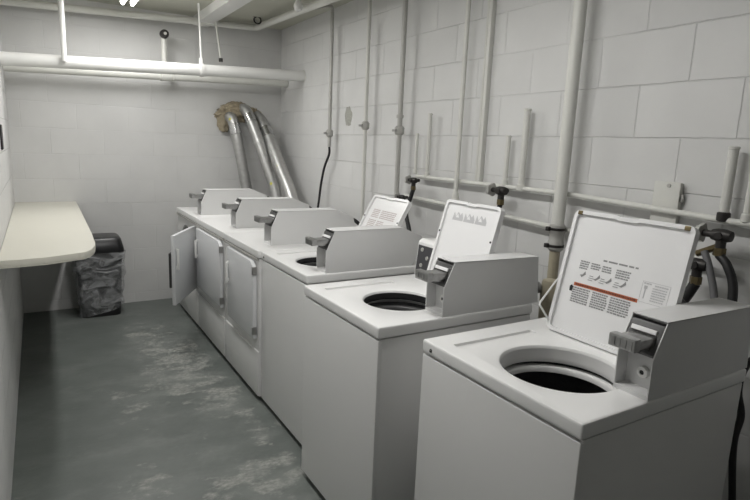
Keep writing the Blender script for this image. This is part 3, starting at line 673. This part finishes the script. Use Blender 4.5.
hose('thick black hose hanging from the valve by the nearest lid corner', [(xv-.02, 1.040, 1.085), (xv-.03, 1.06, 1.03), (xv-.05, 1.09, .96), (1.88, 1.12, .75)], .0190)
t = thing('cross_fitting', 'tarnished brass fitting joining the two valves behind the nearest washer', 'pipe fitting', (xv, 1.02, 1.22))
MB().tube([(xv, .985, 1.232), (xv, 1.06, 1.19)], .012, 10).build('nipple', M_BRASS, t)
o = MB().tube(smooth_path([(XP-.1, 1.14, 1.03), (1.90, 1.09, 1.025), (1.88, 1.03, 1.03), (1.86, .99, 1.03), (1.86, .90, .9)]), .012, 12).build('drain_hose', M_BLACK); tag(o, 'black corrugated drain hose lying behind the nearest washer coin box', 'hose')
hose('black cord hanging beside the right rear corner of the nearest washer', [(2.02, .72, .90), (1.94, .78, .905), (1.885, .790, .87), (1.875, .790, .80), (1.885, .775, .72), (1.87, .775, .62), (1.90, .76, .40), (1.98, .74, .05)], .011, M_BLACK, 'power_cord')

# wall box behind the pipe
t = thing('electrical_box', 'white painted electrical box on the right wall behind the upper pipe', 'electrical box', (XR-.03, 1.22, 1.28))
MB().box(XR-.026, XR-.001, 1.198, 1.298, 1.275, 1.432, .004).build('box_body', M_PIPE, t)
MB().box(XR-.030, XR-.026, 1.195, 1.301, 1.272, 1.435, .003).build('cover', M_PIPE, t)
m = MB(); m.lathe([(0,-.004),(.008,-.003),(.008,.001)], (XR-.030, 1.24, 1.42), (1,0,0), 12); m.build('screw', M_GPIPE, t); MB().box(XR-.02, XR-.01, 1.186, 1.199, 1.36, 1.39, .002).build('connector', M_GPIPE, t)
# scuffed patch left of the second riser
pts = [(XR-.0015, 3.93+.060*math.cos(q)*(1+.35*noise.noise(Vector((math.cos(q)*2, math.sin(q)*2, 4)))), 1.745+.075*math.sin(q)*(1+.35*noise.noise(Vector((math.cos(q)*2, 5, math.sin(q)*2))))) for q in [2*PI*k/28 for k in range(28)]]
o = MB().prism(pts, (.003, 0, 0)).build('wall_patch', mat('scuffed_grey_patch', (.42,.42,.38), .8, noise_amt=.5, noise_scale=60)); tag(o, 'small rough grey patch of bare mortar on the right wall', 'wall patch')

# drain fitting between the second and the nearest washer
t = thing('drain_fitting', 'tan drain fitting with a grey clamp behind the second washer', 'pipe fitting', (1.86, 1.60, 0))
MB().lathe([(0,0),(.03,0),(.03,.70),(.038,.76),(.042,.93),(.038,.965),(.034,.975),(0,.985)], (1.90, 1.60, 0), seg=26).build('standpipe', M_TAN, t)
MB().tube([(1.86, 1.63, .94), (1.79, 1.65, .935)], .026, 16).build('clamp', M_STEEL, t)
MB().tube([(1.79, 1.65, .935), (1.765, 1.655, .93)], .020, 16).build('hose_end', M_WBRIGHT, t)
MB().tube(smooth_path([(1.80, 1.65, .90), (1.80, 1.65, .80), (1.76, 1.65, .60)]), .018, 14).build('hose', M_BLACK, t)

# power cords behind the dryers
for y, z, lab in ((3.96, .95, 'black power cord curling behind the middle dryer coin box'), (3.24, .95, 'black power cord curling behind the nearest dryer coin box'), (4.72, .95, 'black power cord behind the farthest dryer coin box')):
    x0 = 1.74 if y < 4.5 else 1.69
    o = MB().tube(smooth_path([(x0-.03, y-.05, z+.05), (x0+.03, y-.06, z+.085), (x0+.10, y-.08, z+.02), (1.90, y-.10, z-.12), (1.93, y-.08, z-.50)]), .0125, 12).build('power_cord', M_BLACK); tag(o, lab, 'cord')

# ------------------------------------------------------------------ folding counter on the left wall
t = thing('folding_counter', 'cream laminate folding counter with a rounded front corner on the left wall', 'counter', (.03, 4.2, .91))
yn_, yf_ = 2.87, YB-.003
out = [(XL+.002, yf_), (.258, yf_), (.245, 3.62), (.238, 3.34)]
for k in range(1, 13):
    a = PI/2*k/12; out.append((.238-.10*(1-math.cos(a)), 3.34-.33*math.sin(a)))
out += [(.07, 2.975), (.0, 2.945), (-.09, 2.93), (XL+.002, 2.925)]
def outl(z, d=0): return [(x+(d if x > 0 else 0), y, z) for x, y in out]
MB().prism(outl(.919), (0,0,.031), .004).build('worktop', M_COUNTER, t)
MB().prism([(x-.001 if x > -.1 else x, y+.001, .913) for x, y in out], (0,0,.006)).build('underside_board', M_EDGE, t)
MB().box(XL+.001, XL+.03, 3.30, yf_-.01, .86, .913, .002).build('wall_cleat', M_EDGE, t)

# dark framed panel at the left edge
t = thing('wall_fixture', 'small dark fixture on the left wall above the cream counter', 'wall fixture', (XL+.02, 4.12, 1.40))
MB().box(XL+.001, XL+.010, 4.02, 4.16, 1.41, 1.56, .006).build('case', M_BLACK, t)

# ------------------------------------------------------------------ bin with clear bag
t = thing('trash_bin', 'black trash bin with a swing lid and clear plastic bag, beside the counter', 'trash bin', (.38, 5.10, 0))
def loft(m, rings, cap=(True, True)):
    tt = bmesh.new(); R = [[tt.verts.new(p) for p in r] for r in rings]; n = len(R[0])
    for A_, B_ in zip(R, R[1:]):
        for k in range(n): tt.faces.new((A_[k], A_[(k+1) % n], B_[(k+1) % n], B_[k]))
    if cap[0]: tt.faces.new(R[0][::-1])
    if cap[1]: tt.faces.new(R[-1])
    bmesh.ops.recalc_face_normals(tt, faces=tt.faces); m._merge(tt); return m
def bring(w, d, z, r=.05, n=6): return [(.385+a, 5.14+b, z) for a, b in rrect(-w/2, w/2, -d/2, d/2, r, n)]
loft(MB(), [bring(.30,.24,0), bring(.305,.245,.01), bring(.36,.29,.55), bring(.365,.295,.56)]).build('bin_body', M_BIN, t)
loft(MB(), [bring(.385,.315,.545), bring(.39,.32,.56), bring(.385,.315,.59), bring(.35,.28,.665,.05), bring(.32,.25,.68,.05), bring(.30,.22,.682,.05)]).build('bin_lid', M_BIN, t)
rings = []
for i in range(30):
    f = i/29; z = .012+f*.545; ww = .325+.065*f; dd = .265+.06*f
    base = bring(ww, dd, z, .06, 14); c = Vector((.385, 5.14, z)); rr = []
    for p in base:
        v = Vector(p); d = (v-c).normalized(); q = .020*noise.noise(Vector((v.x*9+v.z*5, v.y*9, v.z*11)))+.011*noise.noise(Vector((v.x*26, v.y*26, v.z*18+v.x*14)))
        lift = (.075*max(0, (v.x-.40)/.15) if i == 0 else 0)
        rr.append(v+d*(q+.006)+Vector((0,0,lift*.9 if i == 0 else 0)))
    rings.append(rr)
for i in range(1, 6):       # ragged lower hem, torn higher on the right
    for k, v in enumerate(rings[i]):
        if v.z < rings[0][k].z+.004: v.z = rings[0][k].z+.004*i
loft(MB(), rings, (False, False)).build('bin_bag', M_BAG, t, 180, label='clear wrinkled plastic bag')
